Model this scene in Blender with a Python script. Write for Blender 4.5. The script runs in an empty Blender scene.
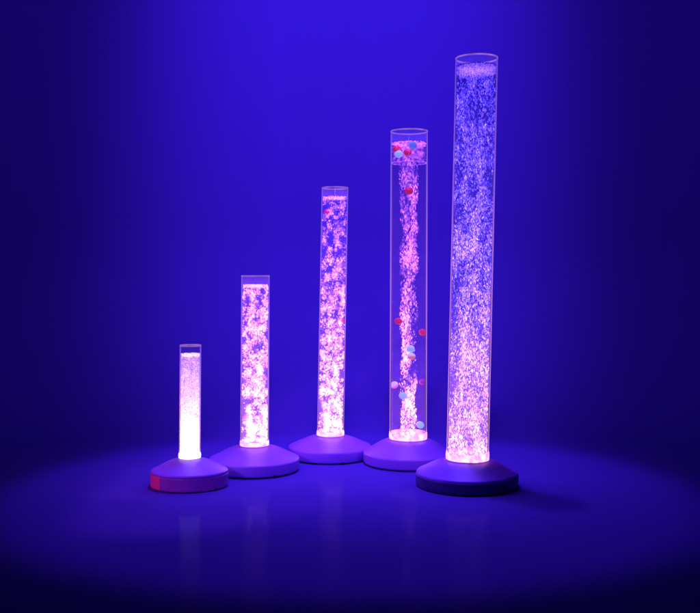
import bpy, math, random
import numpy as np
from mathutils import Vector, noise

random.seed(7)
rng = np.random.default_rng(7)
sc = bpy.context.scene
C = sc.collection
PI = math.pi

# ------------------------------------------------------------------ camera numbers
F = 950.0                    # focal length in photograph pixels (700 wide)
HOR = 272.0                  # horizon row of the photograph
CAMH = 0.6726                # camera height, metres

def depth(yg):
    return CAMH * F / (yg - HOR)

# ------------------------------------------------------------------ materials
def new_mat(name):
    m = bpy.data.materials.new(name)
    m.use_nodes = True
    nt = m.node_tree
    nt.nodes.clear()
    out = nt.nodes.new('ShaderNodeOutputMaterial')
    return m, nt, out

def principled(name, col, rough=.4, spec=.5, noise_amt=.08, noise_scale=40, bump=0.0, bump_scale=300, coat=0.0):
    m, nt, out = new_mat(name)
    p = nt.nodes.new('ShaderNodeBsdfPrincipled')
    nt.links.new(p.outputs[0], out.inputs[0])
    p.inputs['Specular IOR Level'].default_value = spec
    p.inputs['Coat Weight'].default_value = coat
    tc = nt.nodes.new('ShaderNodeTexCoord')
    n = nt.nodes.new('ShaderNodeTexNoise')
    n.inputs['Scale'].default_value = noise_scale
    n.inputs['Detail'].default_value = 5
    nt.links.new(tc.outputs['Object'], n.inputs['Vector'])
    mx = nt.nodes.new('ShaderNodeMix'); mx.data_type = 'RGBA'
    a = [c * (1 - noise_amt) for c in col] + [1]
    b = [min(1, c * (1 + noise_amt)) for c in col] + [1]
    mx.inputs[6].default_value = a; mx.inputs[7].default_value = b
    nt.links.new(n.outputs['Fac'], mx.inputs[0])
    nt.links.new(mx.outputs[2], p.inputs['Base Color'])
    mr = nt.nodes.new('ShaderNodeMapRange')
    mr.inputs['To Min'].default_value = rough * .85
    mr.inputs['To Max'].default_value = rough * 1.2
    nt.links.new(n.outputs['Fac'], mr.inputs['Value'])
    nt.links.new(mr.outputs[0], p.inputs['Roughness'])
    if bump:
        n2 = nt.nodes.new('ShaderNodeTexNoise'); n2.inputs['Scale'].default_value = bump_scale
        n2.inputs['Detail'].default_value = 3
        nt.links.new(tc.outputs['Object'], n2.inputs['Vector'])
        bp = nt.nodes.new('ShaderNodeBump'); bp.inputs['Strength'].default_value = bump
        bp.inputs['Distance'].default_value = .002
        nt.links.new(n2.outputs['Fac'], bp.inputs['Height'])
        nt.links.new(bp.outputs[0], p.inputs['Normal'])
    return m

def bubble_mat(name):
    """lit air bubbles: a soft white skin plus the lamp light they carry (per-bubble attribute)"""
    m, nt, out = new_mat(name)
    at = nt.nodes.new('ShaderNodeAttribute'); at.attribute_name = 'lit'
    em = nt.nodes.new('ShaderNodeEmission')
    nt.links.new(at.outputs['Color'], em.inputs['Color'])
    lw = nt.nodes.new('ShaderNodeLayerWeight'); lw.inputs['Blend'].default_value = .5
    mr = nt.nodes.new('ShaderNodeMapRange')           # a bubble is thickest, so brightest, in its middle
    mr.inputs['To Min'].default_value = 1.0; mr.inputs['To Max'].default_value = .0
    nt.links.new(lw.outputs['Facing'], mr.inputs['Value'])
    pw = nt.nodes.new('ShaderNodeMath'); pw.operation = 'POWER'; pw.inputs[1].default_value = 2.0
    nt.links.new(mr.outputs[0], pw.inputs[0])
    gn = nt.nodes.new('ShaderNodeMath'); gn.operation = 'MULTIPLY'; gn.inputs[1].default_value = .98
    nt.links.new(pw.outputs[0], gn.inputs[0]); nt.links.new(gn.outputs[0], em.inputs['Strength'])
    tr = nt.nodes.new('ShaderNodeBsdfTransparent'); tr.inputs[0].default_value = (.98, .98, .98, 1)
    mx = nt.nodes.new('ShaderNodeAddShader')
    nt.links.new(tr.outputs[0], mx.inputs[0]); nt.links.new(em.outputs[0], mx.inputs[1])
    nt.links.new(mx.outputs[0], out.inputs[0])
    m.cycles.emission_sampling = 'NONE'
    return m

def water_mat(name, tint, stops):
    """tinted water column; stops = [(height 0..1, haze rgb)], the light scattered in the water"""
    m, nt, out = new_mat(name)
    tc = nt.nodes.new('ShaderNodeTexCoord')
    sep = nt.nodes.new('ShaderNodeSeparateXYZ')
    nt.links.new(tc.outputs['Generated'], sep.inputs[0])
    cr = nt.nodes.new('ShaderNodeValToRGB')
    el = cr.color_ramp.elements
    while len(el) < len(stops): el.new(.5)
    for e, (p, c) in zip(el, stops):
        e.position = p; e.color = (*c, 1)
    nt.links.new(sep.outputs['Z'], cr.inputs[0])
    ns = nt.nodes.new('ShaderNodeTexNoise'); ns.inputs['Scale'].default_value = 30
    nt.links.new(tc.outputs['Object'], ns.inputs['Vector'])
    mr = nt.nodes.new('ShaderNodeMapRange'); mr.inputs['To Min'].default_value = .5; mr.inputs['To Max'].default_value = 1.5
    nt.links.new(ns.outputs['Fac'], mr.inputs['Value'])
    em = nt.nodes.new('ShaderNodeEmission')
    nt.links.new(cr.outputs[0], em.inputs['Color']); nt.links.new(mr.outputs[0], em.inputs['Strength'])
    tr = nt.nodes.new('ShaderNodeBsdfTransparent'); tr.inputs[0].default_value = (*tint, 1)
    ad = nt.nodes.new('ShaderNodeAddShader')
    nt.links.new(tr.outputs[0], ad.inputs[0]); nt.links.new(em.outputs[0], ad.inputs[1])
    nt.links.new(ad.outputs[0], out.inputs[0])
    return m

def acrylic_mat(name, edge, stops, gain=1.0):
    """clear acrylic: see-through, glossy, and carrying light along its wall, which shows where the wall is seen edge on"""
    m, nt, out = new_mat(name)
    tr = nt.nodes.new('ShaderNodeBsdfTransparent'); tr.inputs[0].default_value = (.97, .97, 1, 1)
    gl = nt.nodes.new('ShaderNodeBsdfGlossy'); gl.inputs['Roughness'].default_value = .06
    fr = nt.nodes.new('ShaderNodeFresnel'); fr.inputs[0].default_value = 1.06
    mx = nt.nodes.new('ShaderNodeMixShader')
    nt.links.new(fr.outputs[0], mx.inputs[0])
    nt.links.new(tr.outputs[0], mx.inputs[1]); nt.links.new(gl.outputs[0], mx.inputs[2])
    tc = nt.nodes.new('ShaderNodeTexCoord')
    sep = nt.nodes.new('ShaderNodeSeparateXYZ')
    nt.links.new(tc.outputs['Generated'], sep.inputs[0])
    cr = nt.nodes.new('ShaderNodeValToRGB')
    el = cr.color_ramp.elements
    while len(el) < len(stops): el.new(.5)
    for e, (p, c) in zip(el, stops):
        e.position = p; e.color = (*c, 1)
    nt.links.new(sep.outputs['Z'], cr.inputs[0])
    lw = nt.nodes.new('ShaderNodeLayerWeight'); lw.inputs['Blend'].default_value = .5
    pw = nt.nodes.new('ShaderNodeMath'); pw.operation = 'POWER'; pw.inputs[1].default_value = edge
    nt.links.new(lw.outputs['Facing'], pw.inputs[0])
    ml = nt.nodes.new('ShaderNodeMath'); ml.operation = 'MULTIPLY_ADD'; ml.inputs[1].default_value = gain; ml.inputs[2].default_value = .010
    nt.links.new(pw.outputs[0], ml.inputs[0])
    em = nt.nodes.new('ShaderNodeEmission')
    nt.links.new(cr.outputs[0], em.inputs['Color']); nt.links.new(ml.outputs[0], em.inputs['Strength'])
    ad = nt.nodes.new('ShaderNodeAddShader')
    nt.links.new(mx.outputs[0], ad.inputs[0]); nt.links.new(em.outputs[0], ad.inputs[1])
    nt.links.new(ad.outputs[0], out.inputs[0])
    return m

def glow_mat(name, col, strength, alpha=1.0, scale=90, contrast=.6):
    m, nt, out = new_mat(name)
    tc = nt.nodes.new('ShaderNodeTexCoord')
    ns = nt.nodes.new('ShaderNodeTexNoise'); ns.inputs['Scale'].default_value = scale; ns.inputs['Detail'].default_value = 3
    nt.links.new(tc.outputs['Object'], ns.inputs['Vector'])
    mr = nt.nodes.new('ShaderNodeMapRange')
    mr.inputs['From Min'].default_value = .3; mr.inputs['From Max'].default_value = .7
    mr.inputs['To Min'].default_value = strength * (1 - contrast); mr.inputs['To Max'].default_value = strength * (1 + contrast)
    nt.links.new(ns.outputs['Fac'], mr.inputs['Value'])
    em = nt.nodes.new('ShaderNodeEmission'); em.inputs['Color'].default_value = (*col, 1)
    nt.links.new(mr.outputs[0], em.inputs['Strength'])
    if alpha < 1:
        tr = nt.nodes.new('ShaderNodeBsdfTransparent')
        mx = nt.nodes.new('ShaderNodeMixShader'); mx.inputs[0].default_value = alpha
        nt.links.new(tr.outputs[0], mx.inputs[1]); nt.links.new(em.outputs[0], mx.inputs[2])
        nt.links.new(mx.outputs[0], out.inputs[0])
    else:
        nt.links.new(em.outputs[0], out.inputs[0])
    return m

# ------------------------------------------------------------------ mesh helpers
def link(name, me, mat, parent=None, smooth=True):
    me.materials.append(mat)
    if smooth:
        me.polygons.foreach_set('use_smooth', [True] * len(me.polygons))
    o = bpy.data.objects.new(name, me)
    C.objects.link(o)
    if parent: o.parent = parent
    return o

def lathe(profile, seg=96, closed=False, sy=1.0, lean=0.0):
    """profile [(r,z)] turned about z; closed joins last to first; lean shears x with height; ends with r=0 become points"""
    vs, fs = [], []
    n = len(profile)
    rings = []
    for r, z in profile:
        if r < 1e-6:
            rings.append([len(vs)]); vs.append((lean * z, 0, z))
        else:
            k0 = len(vs)
            for i in range(seg):
                a = 2 * PI * i / seg
                vs.append((r * math.cos(a) + lean * z, r * math.sin(a) * sy, z))
            rings.append(list(range(k0, k0 + seg)))
    m = n if closed else n - 1
    for k in range(m):
        A, B = rings[k], rings[(k + 1) % n]
        for i in range(seg):
            j = (i + 1) % seg
            if len(A) == 1 and len(B) == 1: continue
            if len(A) == 1: fs.append((A[0], B[j], B[i]))
            elif len(B) == 1: fs.append((A[i], A[j], B[0]))
            else: fs.append((A[i], A[j], B[j], B[i]))
    me = bpy.data.meshes.new('lathe')
    me.from_pydata(vs, [], fs); me.update()
    return me

def arc(cx, cz, r, a0, a1, n=7):
    return [(cx + r * math.cos(math.radians(a0 + (a1 - a0) * i / n)), cz + r * math.sin(math.radians(a0 + (a1 - a0) * i / n))) for i in range(n + 1)]

def ico1():
    t = (1 + 5 ** .5) / 2
    v = np.array([(-1,t,0),(1,t,0),(-1,-t,0),(1,-t,0),(0,-1,t),(0,1,t),(0,-1,-t),(0,1,-t),(t,0,-1),(t,0,1),(-t,0,-1),(-t,0,1)], float)
    v /= np.linalg.norm(v[0])
    f = np.array([(0,11,5),(0,5,1),(0,1,7),(0,7,10),(0,10,11),(1,5,9),(5,11,4),(11,10,2),(10,7,6),(7,1,8),
                  (3,9,4),(3,4,2),(3,2,6),(3,6,8),(3,8,9),(4,9,5),(2,4,11),(6,2,10),(8,6,7),(9,8,1)], int)
    return v, f
ICO_V, ICO_F = ico1()

def bubbles_mesh(pts, size, stretch, cols, lean, tilt=.35):
    """pts n x 3, size n, stretch n, cols n x 3 -> one mesh of small lumpy bubbles with a 'lit' attribute"""
    n = len(pts)
    v = np.repeat(ICO_V[None], n, 0) * (1 + .05 * rng.standard_normal((n, 12, 1)))
    v[:, :, 2] *= stretch[:, None]
    t = rng.normal(0, tilt, n); ct, st = np.cos(t)[:, None], np.sin(t)[:, None]
    x, z = v[:, :, 0].copy(), v[:, :, 2].copy()
    v[:, :, 0] = x * ct + z * st; v[:, :, 2] = -x * st + z * ct
    v = v * size[:, None, None] + pts[:, None, :]
    v[:, :, 0] += lean * v[:, :, 2]
    f = ICO_F[None] + (np.arange(n) * 12)[:, None, None]
    V = v.reshape(-1, 3); Fc = f.reshape(-1, 3)
    me = bpy.data.meshes.new('bubbles')
    me.vertices.add(len(V)); me.vertices.foreach_set('co', V.ravel())
    me.loops.add(Fc.size); me.loops.foreach_set('vertex_index', Fc.ravel().astype(np.int32))
    me.polygons.add(len(Fc))
    me.polygons.foreach_set('loop_start', np.arange(0, Fc.size, 3, dtype=np.int32))
    me.update(calc_edges=True); me.validate()
    at = me.attributes.new('lit', 'FLOAT_COLOR', 'POINT')
    c = np.ones((n, 12, 4)); c[:, :, :3] = cols[:, None, :]
    at.data.foreach_set('color', c.ravel())
    return me

def ramp(stops, t):
    ps = [s[0] for s in stops]
    return np.stack([np.interp(t, ps, [s[1][k] for s in stops]) for k in range(3)], -1)

def thing(name, label, cat, loc, group=None):
    o = bpy.data.objects.new(name, None); C.objects.link(o)
    o.empty_display_size = .05
    o.location = loc; o['label'] = label; o['category'] = cat
    if group: o['group'] = group
    return o

# ------------------------------------------------------------------ setting: floor, cove and wall
def struct(name, me, mat):
    o = link(name, me, mat); o['kind'] = 'structure'; return o

def wall_mat():
    m, nt, out = new_mat('painted_wall')
    p = nt.nodes.new('ShaderNodeBsdfPrincipled')
    nt.links.new(p.outputs[0], out.inputs[0])
    p.inputs['Roughness'].default_value = .9
    p.inputs['Specular IOR Level'].default_value = .05
    tc = nt.nodes.new('ShaderNodeTexCoord')
    mp = nt.nodes.new('ShaderNodeMapping'); mp.inputs['Scale'].default_value = (5, 5, .06)
    nt.links.new(tc.outputs['Object'], mp.inputs[0])
    n = nt.nodes.new('ShaderNodeTexNoise'); n.inputs['Scale'].default_value = 1.3; n.inputs['Detail'].default_value = 3
    nt.links.new(mp.outputs[0], n.inputs['Vector'])
    cr = nt.nodes.new('ShaderNodeMix'); cr.data_type = 'RGBA'
    cr.inputs[6].default_value = (.085, .045, .29, 1); cr.inputs[7].default_value = (.095, .050, .33, 1)
    nt.links.new(n.outputs['Fac'], cr.inputs[0])
    nt.links.new(cr.outputs[2], p.inputs['Base Color'])
    return m

def floor_mat():
    m, nt, out = new_mat('glossy_floor')
    d = nt.nodes.new('ShaderNodeBsdfDiffuse'); g = nt.nodes.new('ShaderNodeBsdfGlossy')
    ms = nt.nodes.new('ShaderNodeMixShader'); lw = nt.nodes.new('ShaderNodeLayerWeight'); lw.inputs['Blend'].default_value = .5
    pw = nt.nodes.new('ShaderNodeMath'); pw.operation = 'POWER'; pw.inputs[1].default_value = 12
    nt.links.new(lw.outputs['Facing'], pw.inputs[0])
    ml = nt.nodes.new('ShaderNodeMath'); ml.operation = 'MULTIPLY'; ml.inputs[1].default_value = .13
    nt.links.new(pw.outputs[0], ml.inputs[0]); nt.links.new(ml.outputs[0], ms.inputs[0])
    nt.links.new(d.outputs[0], ms.inputs[1]); nt.links.new(g.outputs[0], ms.inputs[2])
    nt.links.new(ms.outputs[0], out.inputs[0])
    tc = nt.nodes.new('ShaderNodeTexCoord')
    n = nt.nodes.new('ShaderNodeTexNoise'); n.inputs['Scale'].default_value = 3; n.inputs['Detail'].default_value = 6
    nt.links.new(tc.outputs['Object'], n.inputs['Vector'])
    mx = nt.nodes.new('ShaderNodeMix'); mx.data_type = 'RGBA'
    mx.inputs[6].default_value = (.085, .045, .29, 1); mx.inputs[7].default_value = (.095, .050, .33, 1)
    nt.links.new(n.outputs['Fac'], mx.inputs[0])
    nt.links.new(mx.outputs[2], d.inputs['Color'])
    mr = nt.nodes.new('ShaderNodeMapRange'); mr.inputs['To Min'].default_value = .05; mr.inputs['To Max'].default_value = .11
    nt.links.new(n.outputs['Fac'], mr.inputs['Value'])
    nt.links.new(mr.outputs[0], g.inputs['Roughness'])
    return m

YW, RC = 4.70, .90            # wall plane, cove radius
me = bpy.data.meshes.new('floor')
me.from_pydata([(-5, -2, 0), (5, -2, 0), (5, YW - RC, 0), (-5, YW - RC, 0)], [], [(0, 1, 2, 3)]); me.update()
struct('floor', me, floor_mat())
prof = [(YW - RC + RC * math.sin(a), RC - RC * math.cos(a)) for a in np.linspace(0, PI / 2, 33)] + [(YW, 1.2), (YW, 2.5), (YW, 5)]
vs, fs = [], []
for y, z in prof: vs += [(-5, y, z), (5, y, z)]
for i in range(len(prof) - 1): fs.append((2 * i, 2 * i + 1, 2 * i + 3, 2 * i + 2))
me = bpy.data.meshes.new('wall'); me.from_pydata(vs, [], fs); me.update()
struct('wall', me, wall_mat())

# ------------------------------------------------------------------ bubble lamps
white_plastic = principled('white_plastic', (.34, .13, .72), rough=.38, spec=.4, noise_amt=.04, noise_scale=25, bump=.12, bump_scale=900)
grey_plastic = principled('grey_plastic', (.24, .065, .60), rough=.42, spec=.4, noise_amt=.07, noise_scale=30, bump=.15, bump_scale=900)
red_lit_plastic = principled('red_lit_plastic', (.30, .05, .40), rough=.35, spec=.4, noise_amt=.15, noise_scale=18)
bright_red_lit_plastic = principled('bright_red_lit_plastic', (.95, .06, .22), rough=.35, spec=.4, noise_amt=.1, noise_scale=18)
dark_rubber = principled('dark_rubber', (.02, .02, .022), rough=.7)
BUB = bubble_mat('lit_bubbles')

GROUP = 'bubble tube lamps standing in a row'

def field(p, s, off):
    return noise.fractal(Vector((p[0] * s + off, p[1] * s - off, p[2] * s)), 1.0, 2.0, 3)

def lamp(label, xb, yg, hw, lat, tw, ytb, xt, ytop, ywater, cfg):
    """numbers are read from the photograph in pixels: base centre column and ground row, half width, side height, tube width,
    row of the tube's foot, column and row of its top, row of the water line"""
    D = depth(yg); s = D / F
    X = (xb - 350) * s
    Z = lambda y: CAMH - (y - HOR) * s
    R, h1, hz = hw * s, lat * s, Z(ytb)
    rt = tw / 2 * s
    zt, zw = Z(ytop), Z(ywater)
    lean = ((xt - xb) * s) / zt
    root = thing('bubble_lamp', label, 'bubble lamp', (X, D, 0), GROUP)
    sy = cfg.get('sy', 1.0)
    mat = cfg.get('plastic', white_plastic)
    f = .007
    cup = rt * 1.05
    slope = math.degrees(math.atan2(hz - h1, R - cup))
    # ---- base: side wall, rounded shoulder, slightly bellied cone, socket
    prof = [(0, .004), (R - .006, .004), (R - .002, .006), (R, .010)]
    if cfg.get('band'):
        prof = [(0, .004), (R - .008, .004), (R - .008, h1 - .006), (R - .002, h1 - .006), (R - .001, h1 - .003)]
        prof += arc(R - f, h1 - f + .004, f, 15, 90 - slope, 5)
    else:
        prof += arc(R - f, h1 - f + .002, f, 0, 90 - slope, 6)
    r0, z0 = prof[-1]
    for k in range(1, 13):
        t = k / 12
        prof.append((r0 + (cup - r0) * t, z0 + (hz - .003 - z0) * (t + .10 * math.sin(PI * t) - .03 * math.sin(2 * PI * t))))
    prof += [(cup - .002, hz), (rt * .6, hz - .002), (0, hz - .002)]
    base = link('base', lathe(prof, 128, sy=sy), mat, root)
    if cfg.get('band'):
        # side band with red light put into its colour: a brighter panel on the left, the long dark band around the rest
        def band(a0, a1, m, name, off=0.0):
            vs, fs = [], []
            n = max(6, int(abs(a1 - a0) / 3))
            ring = [(R - .0075, .003), (R - .002 + off, .003), (R + off, .006), (R + off, h1 - .010), (R - .002 + off, h1 - .0065), (R - .0075, h1 - .0065)]
            for i in range(n + 1):
                a = math.radians(a0 + (a1 - a0) * i / n)
                for r, z in ring: vs.append((r * math.cos(a), r * math.sin(a) * sy, z))
            k = len(ring)
            for i in range(n):
                for j in range(k):
                    jj = (j + 1) % k
                    fs.append((i * k + j, (i + 1) * k + j, (i + 1) * k + jj, i * k + jj))
            fs.append(tuple(range(k - 1, -1, -1))); fs.append(tuple(n * k + j for j in range(k)))
            me = bpy.data.meshes.new(name); me.from_pydata(vs, [], fs); me.update()
            o = link(name, me, m, root, smooth=False)
            return o
        band(-129.5, 170, red_lit_plastic, 'red_lit_band')
        o = band(170.5, 230, bright_red_lit_plastic, 'red_lit_panel'); o['label'] = 'added panel in the colour of red light at the end of the side band'
    if cfg.get('side_shade'):  # added ring, its dark colour stands for the shade on the side
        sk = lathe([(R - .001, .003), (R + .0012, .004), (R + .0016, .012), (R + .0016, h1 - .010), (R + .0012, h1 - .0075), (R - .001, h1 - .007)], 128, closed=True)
        o = link('base_shade', sk, cfg['side_shade'], root); o['label'] = 'dark ring added over the side of the base, shade put into its colour'
    # ---- cable notch at the front edge: a dark slot lip proud of the side
    na = math.radians(cfg.get('notch', -70))
    nx, ny = math.cos(na), math.sin(na)
    w, hh, dpt = .010, .007, .0064
    vs, fs = [], []
    seg = 8
    for dd in (-.003, dpt * .4):
        for i in range(seg + 1):
            a = PI * i / seg
            lx = w / 2 * math.cos(a); lz = hh * math.sin(a) + .0025
            rr = R + dd
            vs.append((rr * nx - lx * ny, (rr * ny + lx * nx) * sy, lz))
    for i in range(seg): fs.append((i, i + 1, seg + 2 + i, seg + 1 + i))
    fs.append(tuple(range(seg + 1, 2 * seg + 2)))
    me = bpy.data.meshes.new('notch'); me.from_pydata(vs, [], fs); me.update()
    link('cable_notch', me, dark_rubber, root, smooth=False)
    # foot ring under the base
    link('foot_ring', lathe([(R * .80, 0), (R * .9, 0), (R * .9, .006), (R * .80, .006)], 96, closed=True, sy=sy), dark_rubber, root)

    # ---- tube wall
    th = max(.0008, rt * .016)
    tube_prof = [(rt, hz - .001), (rt, zt - .001), (rt - .001, zt), (rt - th + .001, zt), (rt - th, zt - .001), (rt - th, hz - .001)]
    # extra rings so the shear stays straight and shading smooth
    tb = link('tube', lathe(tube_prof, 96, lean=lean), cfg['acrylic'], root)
    # ---- bright rim on the cut top edge of the tube
    rim = lathe([(rt + .0006, zt - .004), (rt + .0006, zt + .0006), (rt - th - .0004, zt + .0006), (rt - th - .0004, zt - .004)], 96, closed=True, lean=lean)
    link('rim', rim, cfg['rim'], root, smooth=False)
    # ---- light collar at the foot of the tube
    ch = cfg.get('collar_h', 6) * s
    col = lathe([(rt + .0015, hz - .001), (rt + .0022, hz + ch * .5), (rt + .0012, hz + ch), (rt - th - .001, hz + ch), (rt - th - .001, hz - .001)], 96, closed=True, lean=lean)
    link('light_collar', col, cfg['collar'], root)
    # ---- water column
    ri = rt - th - .0003
    wp = [(0, hz + .004)] + [(ri, hz + .004 + (zw - hz - .004) * k / 24) for k in range(25)]
    wp += [(ri * .9, zw + .0006), (0, zw + .0006)]
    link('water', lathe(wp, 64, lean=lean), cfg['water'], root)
    # ---- added film above the water, the tube's tinted light put in as emission
    mp = [(ri, zw + .0015), (ri, (zw + zt) / 2), (ri, zt - .004)]
    link('glow_film', lathe(mp, 64, lean=lean), cfg['tube_glow'], root)
    # ---- foam floating on the water
    fh = cfg.get('foam_h', 3) * s
    fn = cfg.get('foam_n', 700)
    a = rng.uniform(0, 2 * PI, fn); rr = ri * .96 * np.sqrt(rng.uniform(cfg.get('foam_in', .0), 1, fn))
    zz = zw - fh * rng.uniform(0, 1, fn) ** 1.4
    zz -= .25 * fh * (rng.uniform(0, 1, fn) < .2)
    fp = np.stack([rr * np.cos(a), rr * np.sin(a), zz], -1)
    bs = cfg['foam_size'] * s * rng.uniform(.5, 1.3, fn)
    fc = np.array(cfg['foam_col'])[None] * rng.uniform(.45, 1.25, (fn, 1))
    if cfg.get('reflection_line'):  # bubbles added to imitate the water surface's reflection line and the haze above it
        k = 420; a = rng.uniform(0, 2 * PI, k)
        zl = Z(cfg['reflection_line']) + s * rng.normal(0, .35, k)
        ring = np.stack([ri * .965 * np.cos(a), ri * .965 * np.sin(a), zl], -1)
        k2 = 520; a = rng.uniform(0, 2 * PI, k2); r2 = ri * .94 * np.sqrt(rng.uniform(.2, 1, k2))
        zl = Z(cfg['reflection_line']) + (zw - Z(cfg['reflection_line'])) * rng.uniform(0, 1, k2) ** .8
        mid = np.stack([r2 * np.cos(a), r2 * np.sin(a), zl], -1)
        fp = np.concatenate([fp, ring, mid])
        bs = np.concatenate([bs, s * rng.uniform(.3, .6, k), s * rng.uniform(.7, 2.6, k2)])
        fc = np.concatenate([fc, np.array([.20, .05, .30])[None] * rng.uniform(.4, 1.2, (k, 1)), np.array([.11, .022, .17])[None] * rng.uniform(.3, 1.3, (k2, 1))])
        fn = len(fp)
    fm = bubbles_mesh(fp, bs, np.ones(fn), fc, lean)
    fo = link('foam', fm, BUB, root); fo['kind'] = 'stuff'
    # ---- rising bubbles
    n = cfg['n']; P = []; N = []
    H = zw - fh * .5 - hz - .006
    core = cfg.get('core')
    tries = 0
    fs1, fs2 = cfg['fscale']
    while len(P) < n and tries < n * 40:
        tries += 1
        a = random.uniform(0, 2 * PI); q = math.sqrt(random.random())
        z = hz + .006 + H * random.random()
        t = (z - hz) / H
        if core:
            wob = .05 * math.sin(z * 17 + 1) + .05 * math.sin(z * 47)
            if random.random() < .16: wob = 0; core_k = 1 / core * .96
            else: core_k = 1.0
            cr_ = ri * core * core_k if core_k > 1 else ri * core * (.82 + .22 * noise.noise(Vector((0, 3.3, z * 14))) + .18 * t)
            x = cr_ * q * math.cos(a) + ri * wob * .5 * core; y = cr_ * q * math.sin(a)
        else:
            q = random.random() ** .42
            x = ri * q * math.cos(a); y = ri * q * math.sin(a)
        zs = cfg.get('zsquash', .5)
        if core and core_k > 1: P.append((x, y, z)); N.append(-9.0); continue
        v = noise.noise(Vector((x * fs1 + 5, y * fs1, z * fs1 * zs))) + .5 * noise.noise(Vector((x * fs2, y * fs2 + 9, z * fs2 * zs)))
        thr = cfg['thr'][0] + (cfg['thr'][1] - cfg['thr'][0]) * t
        if v + random.gauss(0, cfg.get('soft', .15)) < thr: continue
        P.append((x, y, z)); N.append(v - thr)
    P = np.array(P); N = np.array(N); n = len(P)
    t = (P[:, 2] - hz) / H
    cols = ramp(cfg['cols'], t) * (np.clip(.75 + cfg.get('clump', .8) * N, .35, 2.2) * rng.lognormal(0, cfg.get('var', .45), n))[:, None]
    lo, hi = cfg['size']
    cols[N < -5] *= .5
    sz = s * (lo + (hi - lo) * rng.uniform(0, 1, n) ** 2.2)
    sz[N < -5] = s * .32
    puff = (rng.uniform(0, 1, n) < cfg.get('puffs', .07)) & (N > 0)      # soft clouds of micro bubbles
    sz[puff] = np.maximum(sz[puff], s * .6) * rng.uniform(2.0, 3.4, puff.sum()); cols[puff] *= .26
    st = rng.uniform(*cfg.get('stretch', (.9, 1.8)), n)
    # keep each bubble inside the column
    rad = np.hypot(P[:, 0], P[:, 1]); lim = ri - sz * .95
    k = np.where(rad > lim, lim / np.maximum(rad, 1e-6), 1.0)
    P[:, 0] *= k; P[:, 1] *= k
    bm = bubbles_mesh(P, sz, st, cols, lean, cfg.get('tilt', .4))
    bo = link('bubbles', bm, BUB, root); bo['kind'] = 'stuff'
    return dict(D=D, s=s, X=X, ri=ri, lean=lean, Z=Z, root=root)

pink = lambda k: (1.0 * k, .42 * k, 1.0 * k)
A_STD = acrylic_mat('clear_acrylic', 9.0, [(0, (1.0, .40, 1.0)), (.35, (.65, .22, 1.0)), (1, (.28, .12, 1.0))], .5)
RIM = glow_mat('lit_rim', (.55, .22, 1.0), .55, .8, 30, .35)
COL = glow_mat('lit_collar', (1.0, .32, .92), 2.3, .92, 45, .6)

def tube_glow(name, c): return water_mat(name, (.93, .92, .97), [(0, c), (1, tuple(k * .6 for k in c))])
GLOW_DARK = tube_glow('thin_glow', (.006, .002, .03)); GLOW_PINK = tube_glow('lilac_glow', (.075, .02, .22)); GLOW_BLUE = tube_glow('blue_glow', (.035, .014, .20))
lamp('shortest bubble lamp, glowing almost white on a round base with a red-lit side', 189.5, 486, 38.5, 16, 21, 457, 190.5, 345, 353.5, dict(
    tube_glow=GLOW_DARK, sy=.86, band=True, notch=-40, acrylic=A_STD, rim=RIM, collar_h=4,
    collar=glow_mat('white_hot_collar', (1.0, .85, 1.0), 2.2, .95, 50, .2),
    water=water_mat('hazy_white_water', (.75, .7, .95), [(0, (1.0, .75, 1.0)), (.45, (.55, .32, .75)), (1, (.16, .08, .32))]),
    foam_h=3, foam_n=900, foam_size=.55, foam_col=(.34, .18, .38),
    n=7000, fscale=(55, 160), thr=(-.9, -.25), soft=.2, size=(.30, .62), stretch=(.8, 1.5), zsquash=.8, clump=.3, var=.35,
    cols=[(0, (1.2, .95, 1.2)), (.35, (.8, .48, .86)), (.6, (.50, .25, .60)), (1, (.34, .14, .52))]))

lamp('second shortest bubble lamp, with clumps of pink froth filling its tube and a plain base', 254.3, 470, 45, 12.5, 28, 444.5, 255.5, 275.5, 284.5, dict(
    tube_glow=GLOW_PINK, notch=-58, acrylic=A_STD, rim=RIM, collar=COL, collar_h=4,
    water=water_mat('purple_lit_water', (.8, .7, 1.0), [(0, (.26, .09, .50)), (.5, (.12, .04, .36)), (1, (.07, .02, .25))]),
    foam_h=3, foam_n=900, foam_size=.6, foam_col=(.32, .13, .36),
    n=6500, fscale=(38, 120), thr=(.10, .18), soft=.09, size=(.35, 1.45), stretch=(.8, 1.4), zsquash=.85, puffs=.14, clump=2.0, var=.5,
    cols=[(0, (.95, .38, .88)), (.4, (.70, .23, .75)), (1, (.52, .16, .66))]))

L3 = lamp('middle bubble lamp, farthest back, with pink froth and a red ball near its top', 330, 457, 41.5, 11.5, 26.5, 434.5, 335, 187.5, 196.5, dict(
    tube_glow=GLOW_PINK, notch=-72, acrylic=A_STD, rim=RIM, collar=COL, collar_h=4,
    water=water_mat('violet_lit_water', (.8, .7, 1.0), [(0, (.24, .08, .46)), (.4, (.08, .025, .30)), (1, (.015, .004, .12))]),
    foam_h=3, foam_n=800, foam_size=.55, foam_col=(.32, .11, .38),
    n=6500, fscale=(42, 125), thr=(.10, .20), soft=.09, size=(.35, 1.4), stretch=(.8, 1.5), zsquash=.85, puffs=.14, clump=2.0, var=.5,
    cols=[(0, (1.05, .46, .85)), (.35, (.75, .26, .70)), (.62, (.40, .13, .58)), (1, (.20, .06, .48))]))

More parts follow.
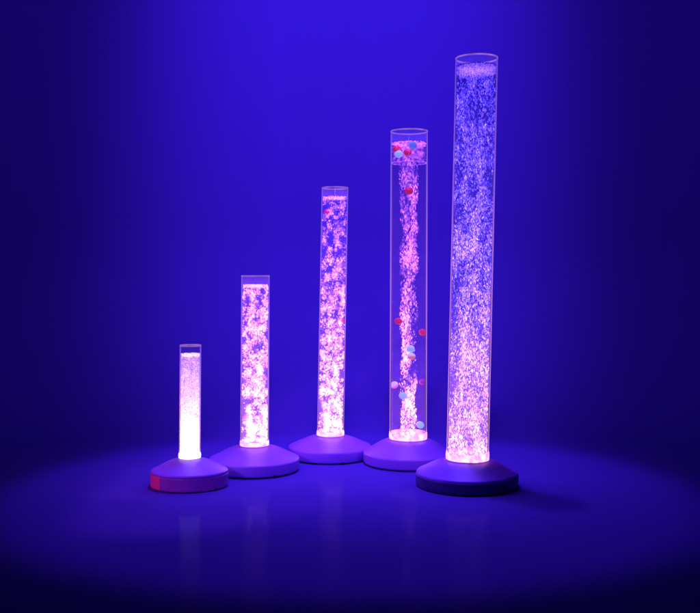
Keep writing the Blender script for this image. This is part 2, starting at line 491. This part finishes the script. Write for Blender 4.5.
L4 = lamp('second tallest bubble lamp, clear tube with a narrow bubble stream and coloured balls', 408, 463, 44.7, 11.5, 37, 438, 409.2, 131, 142.5, dict(
    tube_glow=GLOW_BLUE, notch=-66, acrylic=A_STD, rim=RIM, collar=COL, collar_h=6,
    water=water_mat('clear_blue_water', (.74, .70, .86), [(0, (.085, .018, .24)), (.3, (.03, .006, .14)), (1, (.006, .001, .03))]),
    foam_h=3, foam_n=700, foam_size=.6, foam_in=.35, reflection_line=163, foam_col=(.36, .08, .40),
    n=6500, puffs=.10, core=.52, fscale=(26, 110), thr=(-.28, -.12), soft=.15, size=(.30, 1.15), stretch=(1.0, 2.6), zsquash=.45, clump=1.9, var=.55, tilt=.25,
    cols=[(0, (.60, .22, .48)), (.35, (.42, .12, .38)), (.65, (.26, .06, .30)), (1, (.13, .03, .24))]))

lamp('tallest bubble lamp, widest base, tube packed with fine bluish violet bubbles', 466.8, 485, 50.5, 14, 42, 458.5, 476.7, 58, 66.5, dict(
    plastic=grey_plastic, side_shade=principled('shaded_plastic', (.055, .02, .20), rough=.4, spec=.3), tube_glow=GLOW_BLUE, notch=-112, acrylic=A_STD, rim=RIM, collar=COL, collar_h=7,
    water=water_mat('deep_blue_water', (.36, .31, .72), [(0, (.30, .10, .55)), (.4, (.05, .02, .28)), (1, (.004, .002, .04))]),
    foam_h=8, foam_n=3200, foam_size=.8, foam_col=(.15, .07, .36),
    n=15000, puffs=.05, fscale=(32, 150), thr=(-.16, .06), soft=.10, size=(.36, .95), stretch=(1.2, 3.0), zsquash=.35, clump=1.1, var=.6, tilt=.30,
    cols=[(0, (1.2, .66, 1.25)), (.12, (.82, .42, 1.1)), (.3, (.60, .32, 1.1)), (.5, (.42, .24, 1.15)), (.75, (.22, .13, 1.05)), (1, (.14, .08, .92))]))

# ------------------------------------------------------------------ plastic balls in the water
def ball_mat(name, col, col2=None, glow=.10):
    m, nt, out = new_mat(name)
    p = nt.nodes.new('ShaderNodeBsdfPrincipled')
    nt.links.new(p.outputs[0], out.inputs[0])
    p.inputs['Roughness'].default_value = .35
    tc = nt.nodes.new('ShaderNodeTexCoord')
    sep = nt.nodes.new('ShaderNodeSeparateXYZ'); nt.links.new(tc.outputs['Object'], sep.inputs[0])
    n = nt.nodes.new('ShaderNodeTexNoise'); n.inputs['Scale'].default_value = 60
    nt.links.new(tc.outputs['Object'], n.inputs['Vector'])
    ma = nt.nodes.new('ShaderNodeMath'); ma.operation = 'MULTIPLY_ADD'; ma.inputs[1].default_value = .004
    nt.links.new(n.outputs['Fac'], ma.inputs[0]); nt.links.new(sep.outputs['Z'], ma.inputs[2])
    mr = nt.nodes.new('ShaderNodeMapRange'); mr.inputs['From Min'].default_value = -.002; mr.inputs['From Max'].default_value = .006
    nt.links.new(ma.outputs[0], mr.inputs['Value'])
    mx = nt.nodes.new('ShaderNodeMix'); mx.data_type = 'RGBA'
    mx.inputs[6].default_value = (*(col2 or [c * .85 for c in col]), 1); mx.inputs[7].default_value = (*col, 1)
    nt.links.new(mr.outputs[0], mx.inputs[0])
    nt.links.new(mx.outputs[2], p.inputs['Base Color'])
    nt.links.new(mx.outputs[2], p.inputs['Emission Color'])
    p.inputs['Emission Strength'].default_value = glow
    return m
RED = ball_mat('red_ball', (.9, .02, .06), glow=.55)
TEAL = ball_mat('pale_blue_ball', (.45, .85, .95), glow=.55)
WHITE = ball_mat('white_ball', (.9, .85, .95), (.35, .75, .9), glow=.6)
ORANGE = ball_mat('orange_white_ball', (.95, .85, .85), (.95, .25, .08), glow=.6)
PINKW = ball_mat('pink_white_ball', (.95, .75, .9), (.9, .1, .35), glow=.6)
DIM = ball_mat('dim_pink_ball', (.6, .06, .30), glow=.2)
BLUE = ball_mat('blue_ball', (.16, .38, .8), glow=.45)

def ball(L, x, y, r, mat, label, back=False, group='balls floating in the lamp tubes'):
    s = L['s']; rad = r * s
    z = L['Z'](y)
    ox = (x - 350) * s - L['X'] - L['lean'] * z           # offset from the tube axis
    lim = L['ri'] - rad - .0006
    ox = max(-lim, min(lim, ox))
    oy = math.sqrt(max(0, lim * lim - ox * ox)) * (.9 if back else -.96)
    # sphere with a moulded seam round the middle
    prof = [(0, -rad)]
    for i in range(1, 24):
        a = -PI / 2 + PI * i / 24
        k = 1 - (.03 if i == 12 else 0)
        prof.append((rad * k * math.cos(a), rad * math.sin(a)))
    prof.append((0, rad))
    o = link('ball', lathe(prof, 40), mat)
    o.location = (L['X'] + ox + L['lean'] * z, L['D'] + oy, z)
    o.rotation_euler = (random.uniform(-.5, .5), random.uniform(-.4, .4), random.uniform(0, 6))
    o.scale = (1.06, 1.06, .9)
    o['label'] = label; o['category'] = 'ball'; o['group'] = group
    return o

ball(L4, 396.5, 149.5, 3.9, RED, 'red ball floating highest at the water surface of the clear tube')
ball(L4, 411.8, 147.0, 4.2, BLUE, 'blue ball just under the water surface of the clear tube')
ball(L4, 398.2, 155.2, 3.9, TEAL, 'pale blue ball under the surface, below the topmost red ball')
ball(L4, 406.8, 154.0, 3.9, RED, 'red ball beside the pale blue ball under the water surface')
ball(L4, 408.2, 192.0, 4.2, RED, 'lone red ball in the bubble stream below the surface group')
ball(L4, 397.9, 320.7, 3.8, RED, 'red ball by the stream, above and left of the lone edge ball')
ball(L4, 422.4, 332.2, 3.8, RED, 'bright red ball pressed to the right edge of the clear tube')
ball(L4, 409.7, 347.7, 3.8, WHITE, 'white and blue ball directly above the orange and white ball')
ball(L4, 410.6, 355.3, 3.8, ORANGE, 'white ball with an orange underside in the bubble stream')
ball(L4, 393.6, 385.0, 3.9, PINKW, 'pinkish white ball touching the left edge of the clear tube')
ball(L4, 422.7, 381.8, 3.6, DIM, 'dim pink ball at the far right side behind clear water', back=True)
ball(L4, 402.2, 394.2, 3.8, TEAL, 'pale turquoise ball left of the stream in the lower tube')
ball(L4, 419.6, 423.6, 3.8, TEAL, 'lowest turquoise ball, alone near the foot of the clear tube')
ball(L3, 327.0, 212.0, 2.6, RED, 'small red ball near the top of the middle frothy tube')
ball(L3, 343.0, 320.5, 2.4, RED, 'small red ball half way down the middle frothy tube')

# ------------------------------------------------------------------ lights
def aim(o, target):
    d = Vector(target) - o.location
    o.rotation_euler = d.to_track_quat('-Z', 'Y').to_euler()

def spot(name, loc, target, col, power, size, blend, radius, scale=(1, 1, 1)):
    l = bpy.data.lights.new(name, 'SPOT'); l.color = col; l.energy = power
    l.spot_size = math.radians(size); l.spot_blend = blend; l.shadow_soft_size = radius
    o = bpy.data.objects.new(name, l); C.objects.link(o); o.location = loc; aim(o, target); o.scale = scale
    return o

BLUE_LIGHT = (.16, .065, 1.0)
spot('wall_spotlight', (0, .6, 4.2), (-.02, YW, 1.84), BLUE_LIGHT, 1780, 60, 1.0, .25, (.50, 1.08, 1))
spot('wall_wash', (0, .6, 4.2), (0, YW, 1.7), BLUE_LIGHT, 430, 94, .9, .25, (1, .62, 1))
spot('floor_spotlight', (0, 3.5, 4.2), (0, 2.95, 0), BLUE_LIGHT, 315, 28, .32, .07, (1.1, 1, 1))
spot('back_spotlight', (0, 3.3, 2.6), (0, 3.3, 0), BLUE_LIGHT, 300, 45, 1.0, .3)
spot('front_spotlight', (-1.6, .3, 1.3), (-.23, 3.3, .03), (.34, .10, 1.0), 170, 17.5, .3, .04)
spot('side_spotlight', (-1.25, 2.72, .50), (.24, 2.95, .02), (.25, .08, 1.0), 26, 11, .4, .03)
spot('red_spotlight', (-1.5, 2.5, .40), (-.60, 2.93, .03), (1.0, .12, .38), 8, 13, .5, .03)

w = bpy.data.worlds.new('World'); sc.world = w; w.use_nodes = True
bg = w.node_tree.nodes['Background']
bg.inputs[0].default_value = (.05, .02, .4, 1); bg.inputs[1].default_value = .07

# ------------------------------------------------------------------ camera
cam = bpy.data.cameras.new('camera')
cam.sensor_width = 36; cam.lens = F / 700 * 36
cam.shift_y = -(306.5 - HOR) / 700
cam.clip_end = 100; cam.clip_start = .05
co = bpy.data.objects.new('camera', cam); C.objects.link(co)
co.location = (0, 0, CAMH); co.rotation_euler = (PI / 2, 0, 0)
sc.camera = co

sc.render.engine = 'CYCLES'
sc.cycles.use_denoising = True
sc.cycles.transparent_max_bounces = 48
sc.cycles.max_bounces = 10
sc.cycles.sample_clamp_indirect = 3
sc.view_settings.view_transform = 'Standard'
sc.view_settings.look = 'None'
sc.view_settings.exposure = 0
sc.render.resolution_x = 1024; sc.render.resolution_y = 897
